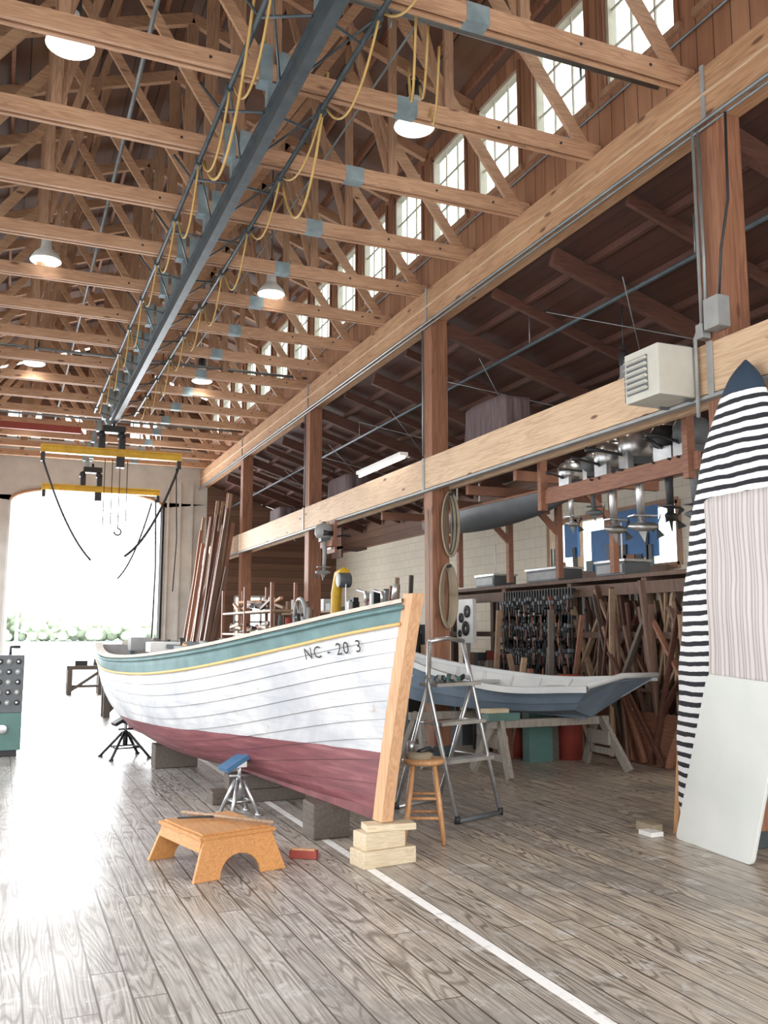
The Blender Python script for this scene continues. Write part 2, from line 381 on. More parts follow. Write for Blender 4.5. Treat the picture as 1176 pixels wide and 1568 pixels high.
for side,X,nm in((1,XC,'right'),(-1,XL,'left')):
    b=B(); x0,x1=(X,X+.12) if side>0 else (X-.12,X)
    b.bx(x0,x1,YS,YE,6.28,6.98,mCler); b.bx(x0,x1,YS,YE,8.25,ZE+.02,mCler)
    b.bx(x0,x1,YS,TY[0]-PW,6.98,8.25,mCler)
    for k,y in enumerate(TY):
        b.bx(x0,x1,y-PW,y+PW,6.98,8.25,mCler)
    b.bx(x0,x1,TY[-1]+PW,YE,6.98,8.25,mCler)
    b.obj('wall_clerestory_'+nm)
    for k in range(len(TY)-1):
        a,c=TY[k]+PW,TY[k+1]-PW; b=B(); f=.04
        b.bx(x0+.01,x1-.01,a,a+f,6.98,8.25,mSash); b.bx(x0+.01,x1-.01,c-f,c,6.98,8.25,mSash)
        b.bx(x0+.01,x1-.01,a,c,6.98,6.98+f,mSash); b.bx(x0+.01,x1-.01,a,c,8.25-f,8.25,mSash)
        for i in(1,2): y=a+(c-a)*i/3; b.bx(x0+.05,x1-.05,y-.01,y+.01,7.0,8.22,mSash)
        for i in(1,2): z=6.98+1.27*i/3; b.bx(x0+.05,x1-.05,a+f,c-f,z-.01,z+.01,mSash)
        b.bx(x0+.055,x0+.06,a,c,7.0,8.22,mGlass)
        if side>0:
            for q in((a-.05,a),(c,c+.05)): b.bx(x0-.03,x0,q[0],q[1],6.92,8.3,mColW)
            b.bx(x0-.045,x0,a-.08,c+.08,6.9,6.97,mTrZ)
        b.obj('window_%d'%(k+1+(20 if side<0 else 0)))
b=B()
for sx in(-1,1):
    xe=CX+sx*(XC-CX+.3); ze=ZE-.3*(ZR-ZE)/(XC-CX)+.16
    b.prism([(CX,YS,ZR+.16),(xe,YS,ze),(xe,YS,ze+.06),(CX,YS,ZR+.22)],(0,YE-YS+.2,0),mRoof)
b.obj('ceiling')
Y0=YS+.1;Y1=YE-.1
b=B()
for sx in(-1,1):
    for d in(.35,.95,1.55,2.15,2.75,3.3):
        x=CX+sx*d; b.beam((x,Y0,roofz(x)+.09),(x,Y1,roofz(x)+.09),.05,.12,mColW)
b.obj('roof_purlins')
def az(x): return 5.95-(x-XC)*.31
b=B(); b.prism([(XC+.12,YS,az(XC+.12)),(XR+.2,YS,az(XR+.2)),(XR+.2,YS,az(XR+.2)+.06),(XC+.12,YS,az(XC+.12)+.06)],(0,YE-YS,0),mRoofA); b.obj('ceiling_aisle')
b=B()
for k in range(18):
    y=1.1+1.33*k+.35; big=k%2
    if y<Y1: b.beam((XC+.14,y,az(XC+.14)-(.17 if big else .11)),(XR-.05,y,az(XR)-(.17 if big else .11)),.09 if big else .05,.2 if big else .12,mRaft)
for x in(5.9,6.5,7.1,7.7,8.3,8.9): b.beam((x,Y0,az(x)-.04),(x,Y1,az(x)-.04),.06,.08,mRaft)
b.obj('aisle_rafters')
b=B()
b.tube([(6.0,2,5.2),(6.0,Y1,5.2)],.026,mSteel); b.tube([(7.6,2,4.85),(7.6,Y1,4.85)],.022,mPipe)
for y in(6.5,9.5,12.5,15.5,18.5):
    b.cyl((6.0,y,5.2),(6.0,y,az(6)-.1),.008,mPipe,seg=6)
    b.tube([(5.6,y+.6,5.15),(7.0,y+2.0,4.6)],.006,mPipe,5); b.tube([(7.0,y+.6,4.6),(5.6,y+2.0,5.25)],.006,mPipe,5)
b.obj('sprinkler_pipe')
for y in COLS[:-1]:
    b=B(); b.bx(XC-.125,XC+.125,y-.125,y+.125,0,5.83,mColW)
    b.bx(XC-.14,XC+.14,y-.14,y+.14,0,.12,mSteel)
    b.obj('timber_column',.008)
b=B(); b.bx(XC-.13,XC+.13,YS,YE,5.83,6.28,mBeamY); b.bx(XC-.15,XC-.13,YS,YE,6.02,6.05,mBeamL)
for y in COLS[:-1]: b.bx(XC-.15,XC+.15,y-.02,y+.02,5.8,6.3,mGrey)
b.obj('upper_glulam_beam',.006)
b=B(); b.bx(XC-.19,XC-.125,YS,YE-.1,3.48,3.89,mBeamL)
b.bx(XC-.2,XC-.12,YS,YE-.1,3.44,3.47,mGrey)
for y in COLS[:-1]: b.bx(XC-.205,XC-.19,y-.03,y+.03,3.45,3.9,mGrey)
b.bx(XC+.125,XC+.19,YS,YE-.1,3.48,3.89,mBeamL); b.obj('lower_ledger_beam',.004)
b=B(); b.bx(XL+.0,XL+.15,YS,YE,5.83,6.28,mBeamY); b.obj('left_wall_beam')
b=B()
b.tube([(XC-.17,Y0,5.78),(XC-.17,Y1,5.78)],.018,mPipe); b.tube([(XC-.17,Y0,5.72),(XC-.17,Y1,5.72)],.012,mPipe)
y=COLS[1]
b.tube([(XC-.17,y+.1,5.75),(XC-.17,y+.1,4.1),(XC-.23,y+.12,3.95),(XC-.23,y+.12,3.3)],.016,mGrey)
b.tube([(XC-.17,y+.04,5.75),(XC-.17,y+.04,4.0)],.013,mPipe)
b.box((XC-.2,y-.1,4.1),(.12,.16,.25),mGrey); b.box((XC-.19,y+.07,4.0),(.08,.08,.12),mGrey)
b.tube([(XC-.17,y-.1,4.22),(XC-.2,y-.18,4.6),(XC-.17,y-.25,5.0),(XC-.2,y-.3,5.7)],.012,mRubber)
b.tube([(XC-.04,2,6.75),(XC-.04,8,6.8),(XC-.04,14,6.8),(XC-.04,Y1,6.8)],.014,mPipe)
for y in(COLS[2],COLS[3]): b.tube([(XC-.15,y+.1,5.75),(XC-.15,y+.1,3.95)],.013,mPipe)
b.obj('electrical_conduit')
# ---------------------------------------------------------------- trusses
ZB=6.34
def truss(y):
    b=B(); h=.15; w=.04
    for dy in(-w,w): b.bx(XL+.02,XC-.02,y+dy-.02,y+dy+.02,ZB-h/2,ZB+h/2,mTrX)
    for sx in(-1,1):
        xe=CX+sx*(XC-CX-.02); b.beam((xe,y,roofz(xe)-.07),(CX,y,ZR-.07),.08,.15,mTrX)
        x1=CX+sx*1.7; z1=roofz(x1)-.12
        b.beam((x1,y,ZB),(x1,y,z1),.04,.09,mTrZ,up=(1,0,0))
        b.beam((CX+sx*.05,y,ZB+.02),(x1,y,z1),.04,.1,mTrX)
        b.beam((CX+sx*(XC-CX-.15),y,ZB+.0),(x1,y,z1-.5),.045,.13,mTrX)
        b.beam((x1,y+.045,ZB+.05),(CX+sx*.9,y+.045,roofz(CX+.9)-.1),.03,.08,mTrZ)
        if sx>0:
            x3=CX+1.25; b.bx(x3-.1,x3+.1,y-.064,y+.064,ZB-.078,ZB+.078,mPlate)
        for q in(.55,2.2,2.9): b.cyl((CX+sx*q,y-.066,ZB),(CX+sx*q,y+.066,ZB),.014,mDark,seg=8)
    b.beam((CX,y,ZB),(CX,y,ZR-.1),.05,.14,mTrZ,up=(1,0,0))
    b.bx(CX-.13,CX-.02,y-.075,y+.075,ZB-.1,ZB+.24,mPlate); b.bx(CX+.02,CX+.13,y-.075,y+.075,ZB-.1,ZB+.2,mPlate)
    b.bx(CX-.05,CX+.05,y-.05,y+.05,ZB-.27,ZB-.09,mPlate)
    b.obj('roof_truss')
for y in TY: truss(y)
b=B()
for k in range(0,len(TY)-2,2):
    y0,y1=TY[k]+.08,TY[k+1]-.08
    for x in(CX-1.7,CX+1.7): b.beam((x+.08,y0,ZB+.2),(x+.08,y1,roofz(x)-.3),.04,.09,mTrX)
    b.beam((CX+.1,y0,ZB+.3),(CX+.1,y1,ZR-.4),.04,.09,mTrX)
b.obj('truss_bracing')
b=B()
for y in(6.05,11.25,16.4,21.6):
    b.tube([(XL+.05,y,6.5),(XC-.06,y,6.5)],.026,mPipe)
    for x in(.6,2.6,4.4): b.cyl((x,y,6.5),(x,y,6.36),.012,mPipe,seg=6)
b.tube([(3.0,4,6.75),(3.0,Y1,6.75)],.012,mPipe); b.tube([(.9,4,6.7),(.9,Y1,6.7)],.02,mPipe)
b.obj('overhead_pipe')
b=B()
b.bx(XL+.05,1.4,21.2,21.28,6.05,6.2,mRedB); b.obj('red_crossbeam')
# ---------------------------------------------------------------- crane rail
b=B(); r0,r1=1.6,19.6
b.bx(CX-.045,CX+.045,r0,r1,5.83,5.845,mSteel); b.bx(CX-.045,CX+.045,r0,r1,6.055,6.07,mSteel); b.bx(CX-.012,CX+.012,r0,r1,5.84,6.06,mSteel)
b.obj('crane_rail')
b=B()
for X,s in((1.55,-1),(2.38,1)):
    b.tube([(X,r0,6.2),(X,r1,6.2)],.024,mSteel)
    for k,y in enumerate(TY[1:15]):
        b.tube([(CX+.06*s,y+.05,6.02),(X,y+.45,6.2),(X+.18*s,y+.5,6.45)],.013,mSteel,6)
        b.tube([(X,y+.1,6.2),(CX+.06*s,y+.9,6.04)],.011,mSteel,6)
        b.box((X,y+.12,6.2),(.06,.1,.07),mSteel)
b.obj('rail_sway_brace')
b=B()
for X in(1.55,2.38):
    for k,y in enumerate(TY[2:14]):
        b.tube(sag((X,y+.1,6.17),(X+.02,y+1.35,6.17),.22+.3*random.random()),.011,mCord,6)
for (x,y,d) in((2.75,5.9,.9),(2.95,6.1,.55),(3.15,6.3,.7)):
    b.tube(sag((x,y,6.5),(x+.25,y+.7,6.45),d*.6),.011,mCord,6)
b.tube(sag((1.5,6.0,6.5),(1.6,8.4,6.2),.75,18),.013,mCord,6)
b.tube(sag((2.4,7.0,6.5),(2.45,8.6,6.25),.8,18),.013,mCord,6)
b.obj('festoon_cord')
def crane(y,z,x0,x1,name):
    b=B(); b.bx(x0,x1,y-.02,y+.02,z,z+.14,mYel); b.bx(x0,x1,y-.07,y+.07,z+.13,z+.15,mYel); b.bx(x0,x1,y-.07,y+.07,z-.01,z+.01,mYel)
    for x in(CX-.25,CX+.15):
        b.bx(x-.04,x+.08,y-.12,y+.12,z+.15,z+.43,mDark); 
        b.cyl((x,y-.14,z+.43),(x,y+.14,z+.43),.07,mDark)
    b.box((CX,y,z+.56),(.45,.2,.14),mDark)
    b.cyl((CX,y,z+.58),(CX,y,5.83),.03,mDark)
    b.box((CX+.15,y,z-.12),(.16,.16,.22),mDark)
    for x in(x0+.05,x1-.05): b.box((x,y,z-.1),(.08,.1,.18),mDark)
    return b
b=crane(19.0,5.16,.5,3.3,'c')
b.tube(sag((.55,19,5.02),(1.55,19,3.0),.25),.02,mRubber); b.tube(sag((3.25,19,5.02),(2.2,19,3.1),.3),.025,mRubber)
for x in(1.75,1.9,2.05,2.2): b.cyl((x,19,5.1),(x,19,3.7),.008,mDark,seg=6)
b.tube([(2.05,19,3.7)]+arcpts((2.05,19,3.6),.07,pi/2,-pi,8),.015,mDark)
b.tube([(3.2,19.0,5.0),(3.25,19,3.5),(3.2,19,2.4)],.012,mDark)
b.obj('bridge_crane')
b=crane(23.8,5.1,.7,3.6,'c'); b.tube([(3.5,23.8,5.0),(3.55,23.8,3.2),(3.5,23.8,.8)],.02,mDark)
b.tube(sag((3.4,23.8,4.9),(2.6,23.8,2.9),.3),.02,mRubber); b.obj('bridge_crane')
# ---------------------------------------------------------------- pendant lamps
def lamp(x,y,z,ztop,r=.2,e=60):
    b=B()
    b.lathe((x,y,z),[(r,0),(r*.97,.035),(r*.72,.11),(r*.42,.16),(r*.36,.2),(r*.33,.32),(.02,.34)],mWhite if r>.15 else mGrey)
    b.lathe((x,y,z),[(r*.985,.002),(r*.9,-.012),(r*.5,-.02),(.001,-.022)],mBulb)
    b.lathe((x,y,z),[(r*.36,.30),(r*.4,.34),(r*.4,.44),(r*.2,.48),(.001,.48)],mDark)
    b.cyl((x,y,z+.46),(x,y,ztop),.008,mDark,seg=6)
    b.tube([(x-.05,y,z+.5),(x,y,z+.56),(x+.05,y,z+.5)],.01,mDark)
    b.obj('pendant_lamp')
    l=bpy.data.lights.new('pendant_light','SPOT'); l.energy=e; l.spot_size=radians(150); l.spot_blend=.6; l.shadow_soft_size=.15; l.color=(1,.92,.8)
    o=bpy.data.objects.new('pendant_light',l); o.location=(x,y,z-.06); scene.collection.objects.link(o)
for y in(7.5,12.35,17.4,22.5):
    for x in(.27,3.47 if y<8 else 3.38): lamp(x,y,6.5,roofz(x)-.02)
lamp(6.4,8.15,4.3,az(6.4)-.1,.14,45); lamp(6.9,14.5,4.2,az(6.9)-.1,.14,45); lamp(6.9,19.5,4.2,az(6.9)-.1,.14,45)
def tube_light(p0,p1):
    b=B(); p0=V(p0);p1=V(p1); b.beam(p0+V((0,0,.05)),p1+V((0,0,.05)),.12,.05,mWhite); b.cyl(p0,p1,.02,mTube,seg=8)
    for q in(.15,.85): p=p0.lerp(p1,q); b.beam(p+V((0,0,.06)),(XC-.1 if p.x<5.2 else p.x,p.y,p.z+.06 if p.x<5.2 else p.z+.8),.02,.02,mWhite)
    b.obj('tube_light')
tube_light((5.0,11.2,3.98),(5.0,12.9,3.98)); tube_light((7.6,13.6,3.6),(7.6,14.8,3.6)); 

# ---------------------------------------------------------------- main boat
L=6.9; BX=2.53
KZ=[(0,.33),(.1,.31),(.3,.30),(.6,.31),(.8,.40),(.92,.52),(1,.62)]
SZ=[(0,1.79),(.07,1.705),(.15,1.61),(.3,1.46),(.45,1.36),(.6,1.31),(.75,1.30),(.88,1.34),(1,1.41)]
BB=[(0,.0),(.05,.15),(.1,.27),(.18,.42),(.3,.60),(.45,.75),(.6,.79),(.75,.75),(.88,.62),(1,.44)]
def W(a,bb,z): return V((BX-.122*a-.992*bb,6.1+.992*a-.122*bb,z))
def hullp(t,v,off=0):
    zk=cr(KZ,t); zs=cr(SZ,t); Bt=max(0,cr(BB,t)); k=ss(t/.5)
    th=v*pi/2
    kb=(1-k)*v**.95+k*sin(th)**.8; kz=(1-k)*(v**.95)+k*(1-cos(th))
    z=zk+(zs-zk)*kz; bb=Bt*kb+.035+off
    a=t*L-.42*max(0,(z-.27)/1.55)**1.1*(1-t)**3+.18*kz*t**6
    return a,bb,z
NS=44; vb=[0,.12,.23,.335,.43,.52,.605,.685,.76,.83,.895,1.0]; ST=11
b=B()
for sd in(1,-1):
    for i in range(ST):
        def row(v,off):
            o=[]
            for j in range(NS+1):
                t=(j/NS)**1.15; a,bb,z=hullp(t,v,off*min(1,t*12+.25)); o.append(W(a,sd*bb,z))
            return o
        dv=vb[i+1]-vb[i]
        if i: b.grid([row(vb[i]-dv*.02,-.004),row(vb[i],.014)],mSeam,False)
        mm=mGreen if i==ST-1 else mHull
        b.grid([row(vb[i],.014 if i else 0),row(vb[i]+dv*.5,.008),row(vb[i+1],0)],mm,False)
    rows=[[W(a,sd*max(.0,bb),z) for a,bb,z in [hullp(.02+.975*j/NS,v/12,-.035) for j in range(NS+1)]] for v in range(0,13)]
    b.grid(rows,mInner,True)
    ty=[hullp((j/NS)**1.15,vb[ST-1],.012) for j in range(NS+1)]
    b.tube([W(a,sd*(bb+.004),z) for a,bb,z in ty],.014,mYStr,6)
    tp=[hullp((j/NS)**1.15,1,0) for j in range(NS+1)]
    b.tube([W(a,sd*(bb+.012),z-.03) for a,bb,z in tp],.018,mGreen,6)
    g=[[W(a,sd*(bb+.03),z) for a,bb,z in tp],[W(a,sd*(bb+.03),z+.028) for a,bb,z in tp],[W(a,sd*max(0,bb-.07),z+.028) for a,bb,z in tp],[W(a,sd*max(0,bb-.07),z) for a,bb,z in tp]]
    b.grid(g,mRail,False)
rim=[hullp(1,v/16) for v in range(17)]
poly=[W(a+.005,bb,z) for a,bb,z in rim[::-1]]+[W(a+.005,-bb,z) for a,bb,z in rim]
b.prism(poly,W(.04,0,0)-W(0,0,0),mHull)
sp=[]
for i in range(13):
    z=.27+1.58*i/12; a=-.42*max(0,(z-.27)/1.55)**1.1; sp.append((a,z))
fr=[];bk=[]
for a,z in sp: fr.append((a-.10,z)); bk.append((a+.03,z))
poly=[W(a,.045,z) for a,z in fr]+[W(a,.045,z) for a,z in bk[::-1]]
b.prism(poly,W(0,-.045,0)-W(0,.045,0),mStem)
b.prism([W(-.05,.04,.27),W(-.05,.04,.34),W(4.5,.04,.34),W(6.2,.04,.5),W(6.95,.04,.66),W(6.95,.04,.27)],W(0,-.04,0)-W(0,.04,0),mKeel)
b.prism([W(6.98,.025,.3),W(7.3,.025,.3),W(7.25,.025,.8),W(7.1,.025,1.5),W(7.02,.025,1.5)],W(0,-.025,0)-W(0,.025,0),mBlue)
def hb(t,v): return hullp(t,v)[1]
for t in(.3,.47,.64,.8):
    w_=hb(t,.85)-.03; z=cr(SZ,t)-.18; b.beam(W(t*L,w_,z),W(t*L,-w_,z),.24,.035,mRail)
P=[[W(hullp(t,1)[0],(hullp(t,1)[1]-.06)*q,hullp(t,1)[2]+.012) for q in(-1,-.5,0,.5,1)] for t in(.02,.06,.1,.14,.18,.22)]
b.grid(P,mRail,False)
b.box(W(4.0,0,1.25),(.5,.75,.35),mGrey); b.box(W(5.2,.1,1.40),(.35,.4,.12),mWhite); b.box(W(5.9,.2,1.43),(.25,.3,.16),mGrey); b.box(W(6.3,-.2,1.42),(.5,.3,.1),mGrey)
for k in range(20):
    a=2.0+k*.24; b.beam(W(a,-.3+.5*random.random(),1.38),W(a+random.uniform(.2,.5),.5*random.random()-.2,1.38+.12*random.random()),.07,.05,random.choice([mStem,mMach,mMach,mRail,mDark,mGrey]))
b.tube([W(-.2,.0,1.82),W(-.22,0,1.93)],.02,mAlu); b.tube([W(.1,.07,1.80),W(.1,.07,1.88),W(.22,.07,1.90)],.012,mAlu); b.tube([W(.1,-.07,1.80),W(.1,-.07,1.88),W(.22,-.07,1.90)],.012,mAlu)
boat=b.obj('wooden_launch_boat')
def t_for(a_want,z_want):
    t=max(.01,a_want/L)
    for _ in range(8):
        lo,hi=0,1
        for _ in range(18):
            m_=(lo+hi)/2
            if hullp(t,m_)[2]<z_want: lo=m_
            else: hi=m_
        a,bb,z=hullp(t,lo); t=max(.005,min(1,t+(a_want-a)/L))
    return a,bb,z
cu=bpy.data.curves.new('txt','FONT'); cu.body='NC - 20 3'; cu.size=.125; cu.space_character=1.2
to=bpy.data.objects.new('txt',cu); scene.collection.objects.link(to); bpy.context.view_layer.update()
me=bpy.data.meshes.new_from_object(to.evaluated_get(bpy.context.evaluated_depsgraph_get()))
bpy.data.objects.remove(to)
bm=bmesh.new(); bm.from_mesh(me); bmesh.ops.triangulate(bm,faces=bm.faces); bmesh.ops.subdivide_edges(bm,edges=bm.edges,cuts=1)
for v in bm.verts:
    a_=.62-v.co.x; z_=1.375+v.co.y+v.co.x*.12
    a,bb,z=t_for(a_,z_); v.co=W(a-.012,bb+.024,z)
bm.to_mesh(me); bm.free(); me.materials.clear(); me.materials.append(mInk)
to=bpy.data.objects.new('registration_lettering',me); scene.collection.objects.link(to); to.parent=boat
b=B(); R=Matrix.Rotation(radians(8),3,'Z')
b.box((BX-.02,6.0,.055),(.42,.2,.11),mBlk,R); b.box((BX-.04,6.02,.165),(.32,.18,.11),mBlk,R); b.box((BX+.03,6.02,.242),(.36,.16,.045),mBlk,Matrix.Rotation(radians(-6),3,'Z'))
b.obj('wood_blocking',.005)
b=B(); b.box((2.42,6.95,.135),(.3,.28,.265),mOldW); b.obj('keel_block',.01)
b=B(); b.box((1.95,11.1,.135),(.5,.3,.265),mOldW); b.obj('keel_block',.01)
b=B(); b.box((2.3,8.6,.06),(.9,.2,.12),mOldW); b.box((2.25,8.6,.193),(.5,.2,.145),mOldW); b.obj('keel_block',.01)
def stand(x,y,z,ang,col,pad,name='boat_jack_stand',rad=.3):
    b=B()
    for k in range(4):
        a=ang+pi/4+k*pi/2; b.tube([(x+rad*cos(a),y+rad*sin(a),.012),(x+.04*cos(a),y+.04*sin(a),z*.62)],.018,col,8)
        b.cyl((x+rad*cos(a),y+rad*sin(a),0),(x+rad*cos(a),y+rad*sin(a),.02),.03,col)
        a2=a+pi/2; r=rad*.6; h=z*.62*.42
        b.tube([(x+r*cos(a),y+r*sin(a),h),(x+r*cos(a2),y+r*sin(a2),h)],.01,col,6)
    b.cyl((x,y,z*.3),(x,y,z*.66),.032,col); b.cyl((x,y,z*.6),(x,y,z-.02),.019,mAlu); b.tube([(x-.09,y,z*.7),(x+.09,y,z*.7)],.012,col)
    R=Matrix.Rotation(ang,3,'Z')@Matrix.Rotation(radians(-28),3,'Y')
    b.box((x,y,z),(.36,.2,.04),pad,R); b.box((x,y,z-.04),(.1,.1,.06),col)
    b.obj(name)
stand(1.98,8.0,.48,radians(10),mAlu,mBlueP,rad=.18)
stand(1.5,12.1,.5,radians(10),mDark,mDark,rad=.34)
# ---------------------------------------------------------------- blue skiff
ax=V((-.58,.815,0)); tn=V((.815,.58,0)); S0=V((6.28,8.6,0)); SL=2.85
sB=[(0,.52),(.2,.60),(.4,.58),(.6,.43),(.8,.23),(.92,.10),(1,.02)]
sS=[(0,1.0),(.25,.97),(.5,1.06),(.75,1.22),(1,1.48)]
sK=[(0,.72),(.2,.69),(.5,.69),(.8,.75),(1,.95)]
def sk(t,v,sd):
    zs=cr(sS,t)+(.07 if sd>0 else -.02)*(1-t); zk=cr(sK,t); z=zk+(zs-zk)*v; B_=cr(sB,t)*(.62+.38*v)
    rake=-.34*v*(1-t)**6+.2*v*t**5
    k=(1-t)**3*(.3+.7*v)
    sh=V((.16,-.26,0))*k if sd>0 else V((-.10,.14,0))*k
    return S0+ax*(t*SL+.15+rake)+tn*(sd*B_)+V((0,0,z))+sh
b=B(); n=28
for sd in(1,-1):
    for i in range(3):
        v0,v1=i/3,(i+1)/3
        rows=[[sk(j/n,v0,sd) for j in range(n+1)],[sk(j/n,v0,sd)+tn*sd*(.018 if i else 0) for j in range(n+1)],[sk(j/n,v1,sd) for j in range(n+1)]]
        b.grid(rows,mBlue,False)
    b.grid([[sk(j/n,v,sd)-tn*sd*.03 for j in range(n+1)] for v in(.05,.5,1)],mSkW,False)
    b.grid([[sk(j/n,1,sd)+tn*sd*o+V((0,0,h)) for j in range(n+1)] for o,h in((.035,-.05),(.035,.02),(-.05,.02),(-.05,-.03))],mSkW,False)
b.grid([[sk(j/n,0,-1).lerp(sk(j/n,0,1),q/4)-V((0,0,.07*(1-abs(q/2-1))*(1-j/n))) for j in range(n+1)] for q in range(5)],mBlue,False)
b.grid([[sk(j/n,.12,-1).lerp(sk(j/n,.12,1),q/4) for j in range(n+1)] for q in range(5)],mSkW,False)
tr=[sk(0,v,-1) for v in(1,.66,.33,0)]+[(sk(0,0,-1)+sk(0,0,1))/2-V((0,0,.1))]+[sk(0,v,1) for v in(0,.33,.66,1)]+[(sk(0,1,-1)+sk(0,1,1))/2+V((0,0,.05))]
b.prism(tr,ax*.035,mBlue)
b.tube([tr[0]+V((0,0,.02)),tr[-1]+V((0,0,.02)),tr[-2]+V((0,0,.02))],.035,mSkW,6)
for t in(.25,.5,.72):
    b.beam(sk(t,.7,-1)+tn*.03,sk(t,.7,1)-tn*.03,.2,.03,mSkW)
for j in range(3,26,3):
    for sd in(1,-1): b.tube([sk(j/n,.1,sd)-tn*sd*.04,sk(j/n,.95,sd)-tn*sd*.04],.014,mSkW,4)
b.prism([sk(.02,0,-1).lerp(sk(.02,0,1),.5)+V((0,0,-.12)),sk(.5,0,-1).lerp(sk(.5,0,1),.5)+V((0,0,-.02)),sk(.5,0,-1).lerp(sk(.5,0,1),.5)+V((0,0,.02)),sk(.02,0,-1).lerp(sk(.02,0,1),.5)+V((0,0,.02))],tn*.03,mBlue)
b.obj('blue_rowing_skiff')
def sawhorse(x0,x1,y,z,sp=.42):
    b=B(); b.bx(x0,x1,y-.045,y+.045,z-.09,z,mHorse)
    for x,s in((x0+.12,-1),(x1-.12,1)):
        for d in(-1,1):
            b.beam((x+s*.1,y+d*sp,0.01),(x,y+d*.05,z-.02),.11,.05,mHorse,up=(1,0,0))
        b.bx(x-.015,x+.015,y-.2,y+.2,z-.32,z-.16,mHorse)
        b.beam((x+.05*s,y-.22,z-.4),(x+.05*s,y+.22,z-.4),.03,.08,mHorse)
    b.obj('sawhorse',.004)
sawhorse(5.05,6.65,9.02,.6); sawhorse(4.55,5.7,10.05,.62,.36)
b=B(); b.box((5.2,9.0,.64),(.4,.16,.08),mTeal); b.box((5.15,9.05,.70),(.3,.12,.05),mBlk); b.obj('painted_shim_block')
# ---------------------------------------------------------------- stool
b=B(); cx,cy=3.06,6.5
b.lathe((cx,cy,.575),[(.001,0),(.15,0),(.168,.012),(.168,.03),(.155,.042),(.001,.04)],mStool,28)
F=[]
for k in range(4):
    a=radians(20+90*k); p=V((cx+.115*cos(a),cy+.115*sin(a),.58)); q=V((cx+.215*cos(a),cy+.215*sin(a),0.0)); F.append((p,q))
    b.tube([p,p.lerp(q,.5),q],.018,mStool,10,[.018,.024,.016])
for i,(h,h2) in enumerate(((.33,.33),(.2,.24),(.33,.33),(.2,.24))):
    for hh in(h,h-.14 if h>.3 else h+.2):
        p,q=F[i],F[(i+1)%4]; f=1-hh/.58
        b.tube([p[0].lerp(p[1],f),q[0].lerp(q[1],f)],.0125,mStool,8)
b.obj('wooden_stool')
b=B(); b.lathe((3.02,6.5,.617),[(.1,0),(.11,.03),(.08,.05),(.03,.05)],mRope,16); b.tube([(3.0,6.45,.67),(3.1,6.48,.69),(3.16,6.55,.66)],.02,mDark); b.cyl((2.98,6.56,.66),(2.98,6.56,.74),.03,mAlu); b.box((3.1,6.55,.64),(.09,.05,.05),mMach); b.obj('sanding_tool')
# ---------------------------------------------------------------- step ladder
b=B(); P1=V((3.57,6.93,.02));P2=V((4.09,7.12,.02)); sv=V((-.24,.86,0))*.9
T1=V((3.50,7.33,1.12)); T2=V((4.02,7.48,1.12)); H1=V((3.55,7.4,1.5)); H2=V((3.97,7.55,1.5))
b.tube([H1,T1,P1],.021,mAlu); b.tube([H2,T2,P2],.021,mAlu); b.tube([P1,P2],.022,mMach); b.tube([H1,H1.lerp(H2,.5)+V((0,0,.03)),H2],.021,mAlu)
Q1=P1+sv;Q2=P2+sv; b.tube([T1,Q1],.019,mAlu); b.tube([T2,Q2],.019,mAlu); b.tube([Q1,Q2],.019,mAlu); b.tube([Q1.lerp(T1,.35),Q2.lerp(T2,.35)],.016,mAlu)
for p in(P1,P2,Q1,Q2): b.cyl(p-V((0,0,.02)),p+V((0,0,.04)),.026,mDark)
e=(T2-T1).normalized(); R=Matrix.Rotation(math.atan2(e.y,e.x),3,'Z')
for f,dp in((.0,.24),(.3,.15),(.58,.15)):
    b.box(T1.lerp(P1,f).lerp(T2.lerp(P2,f),.5),(.54,dp,.03),mAlu,R)
for f in(.3,.58):
    b.tube([T1.lerp(P1,f),T1.lerp(Q1,f)],.008,mAlu,6); b.tube([T2.lerp(P2,f),T2.lerp(Q2,f)],.008,mAlu,6)
b.obj('folding_step_ladder')
b=B()
for k in range(14):
    q=T1.lerp(T2,.03+.065*k)+V((0,random.uniform(-.08,.08),.035)); b.beam(q,q+V((random.uniform(-.08,.08),random.uniform(-.08,.08),.03)),.03,.04,random.choice([mDark,mMach,mGrey,mTeal]))
b.obj('hand_tools')
# ---------------------------------------------------------------- low bench
b=B(); ctr=V((1.43,6.42,0)); R=Matrix.Rotation(radians(14),3,'Z'); hx,hy,ht=.27,.32,.27
def Lb(x,y,z): return ctr+R@V((x,y,z))
b.box(Lb(0,0,ht-.012),(hx*2+.02,hy*2+.04,.024),mPly,R)
b.box(Lb(0,0,ht+.004),(hx*2-.04,hy*2-.02,.012),mPly,R)
for s in(-1,1):
    arc=[(-.15*cos(pi*i/10),.0+.14*sin(pi*i/10)) for i in range(11)]
    poly=[(-hx-.07,0)]+arc+[(hx+.07,0),(hx-.02,ht-.02),(-hx+.02,ht-.02)]
    b.prism([Lb(x,s*(hy+.05-.05*z/ht)-s*.02,z) for x,z in poly],R@V((0,s*.028,0)),mPly)
    b.prism([Lb(s*(hx+.04-.05*z/ht)-s*.02,y,z) for y,z in [(-hy,.17),(hy,.17),(hy,ht-.02),(-hy,ht-.02)]],R@V((s*.022,0,0)),mPly)
b.obj('step_bench',.003)
b=B(); b.cyl(Lb(-.1,.35,ht+.035),Lb(.25,-.36,ht+.035),.012,mLum2); b.cyl(Lb(-.2,.2,ht+.03),Lb(.1,.05,ht+.03),.008,mDark); b.obj('wooden_dowel')
b=B(); R2=Matrix.Rotation(radians(-35),3,'Z'); b.box((2.04,6.33,.03),(.2,.06,.055),mRedB,R2); b.box((2.04,6.33,.062),(.17,.045,.012),mStem,R2); b.obj('sanding_block',.004)
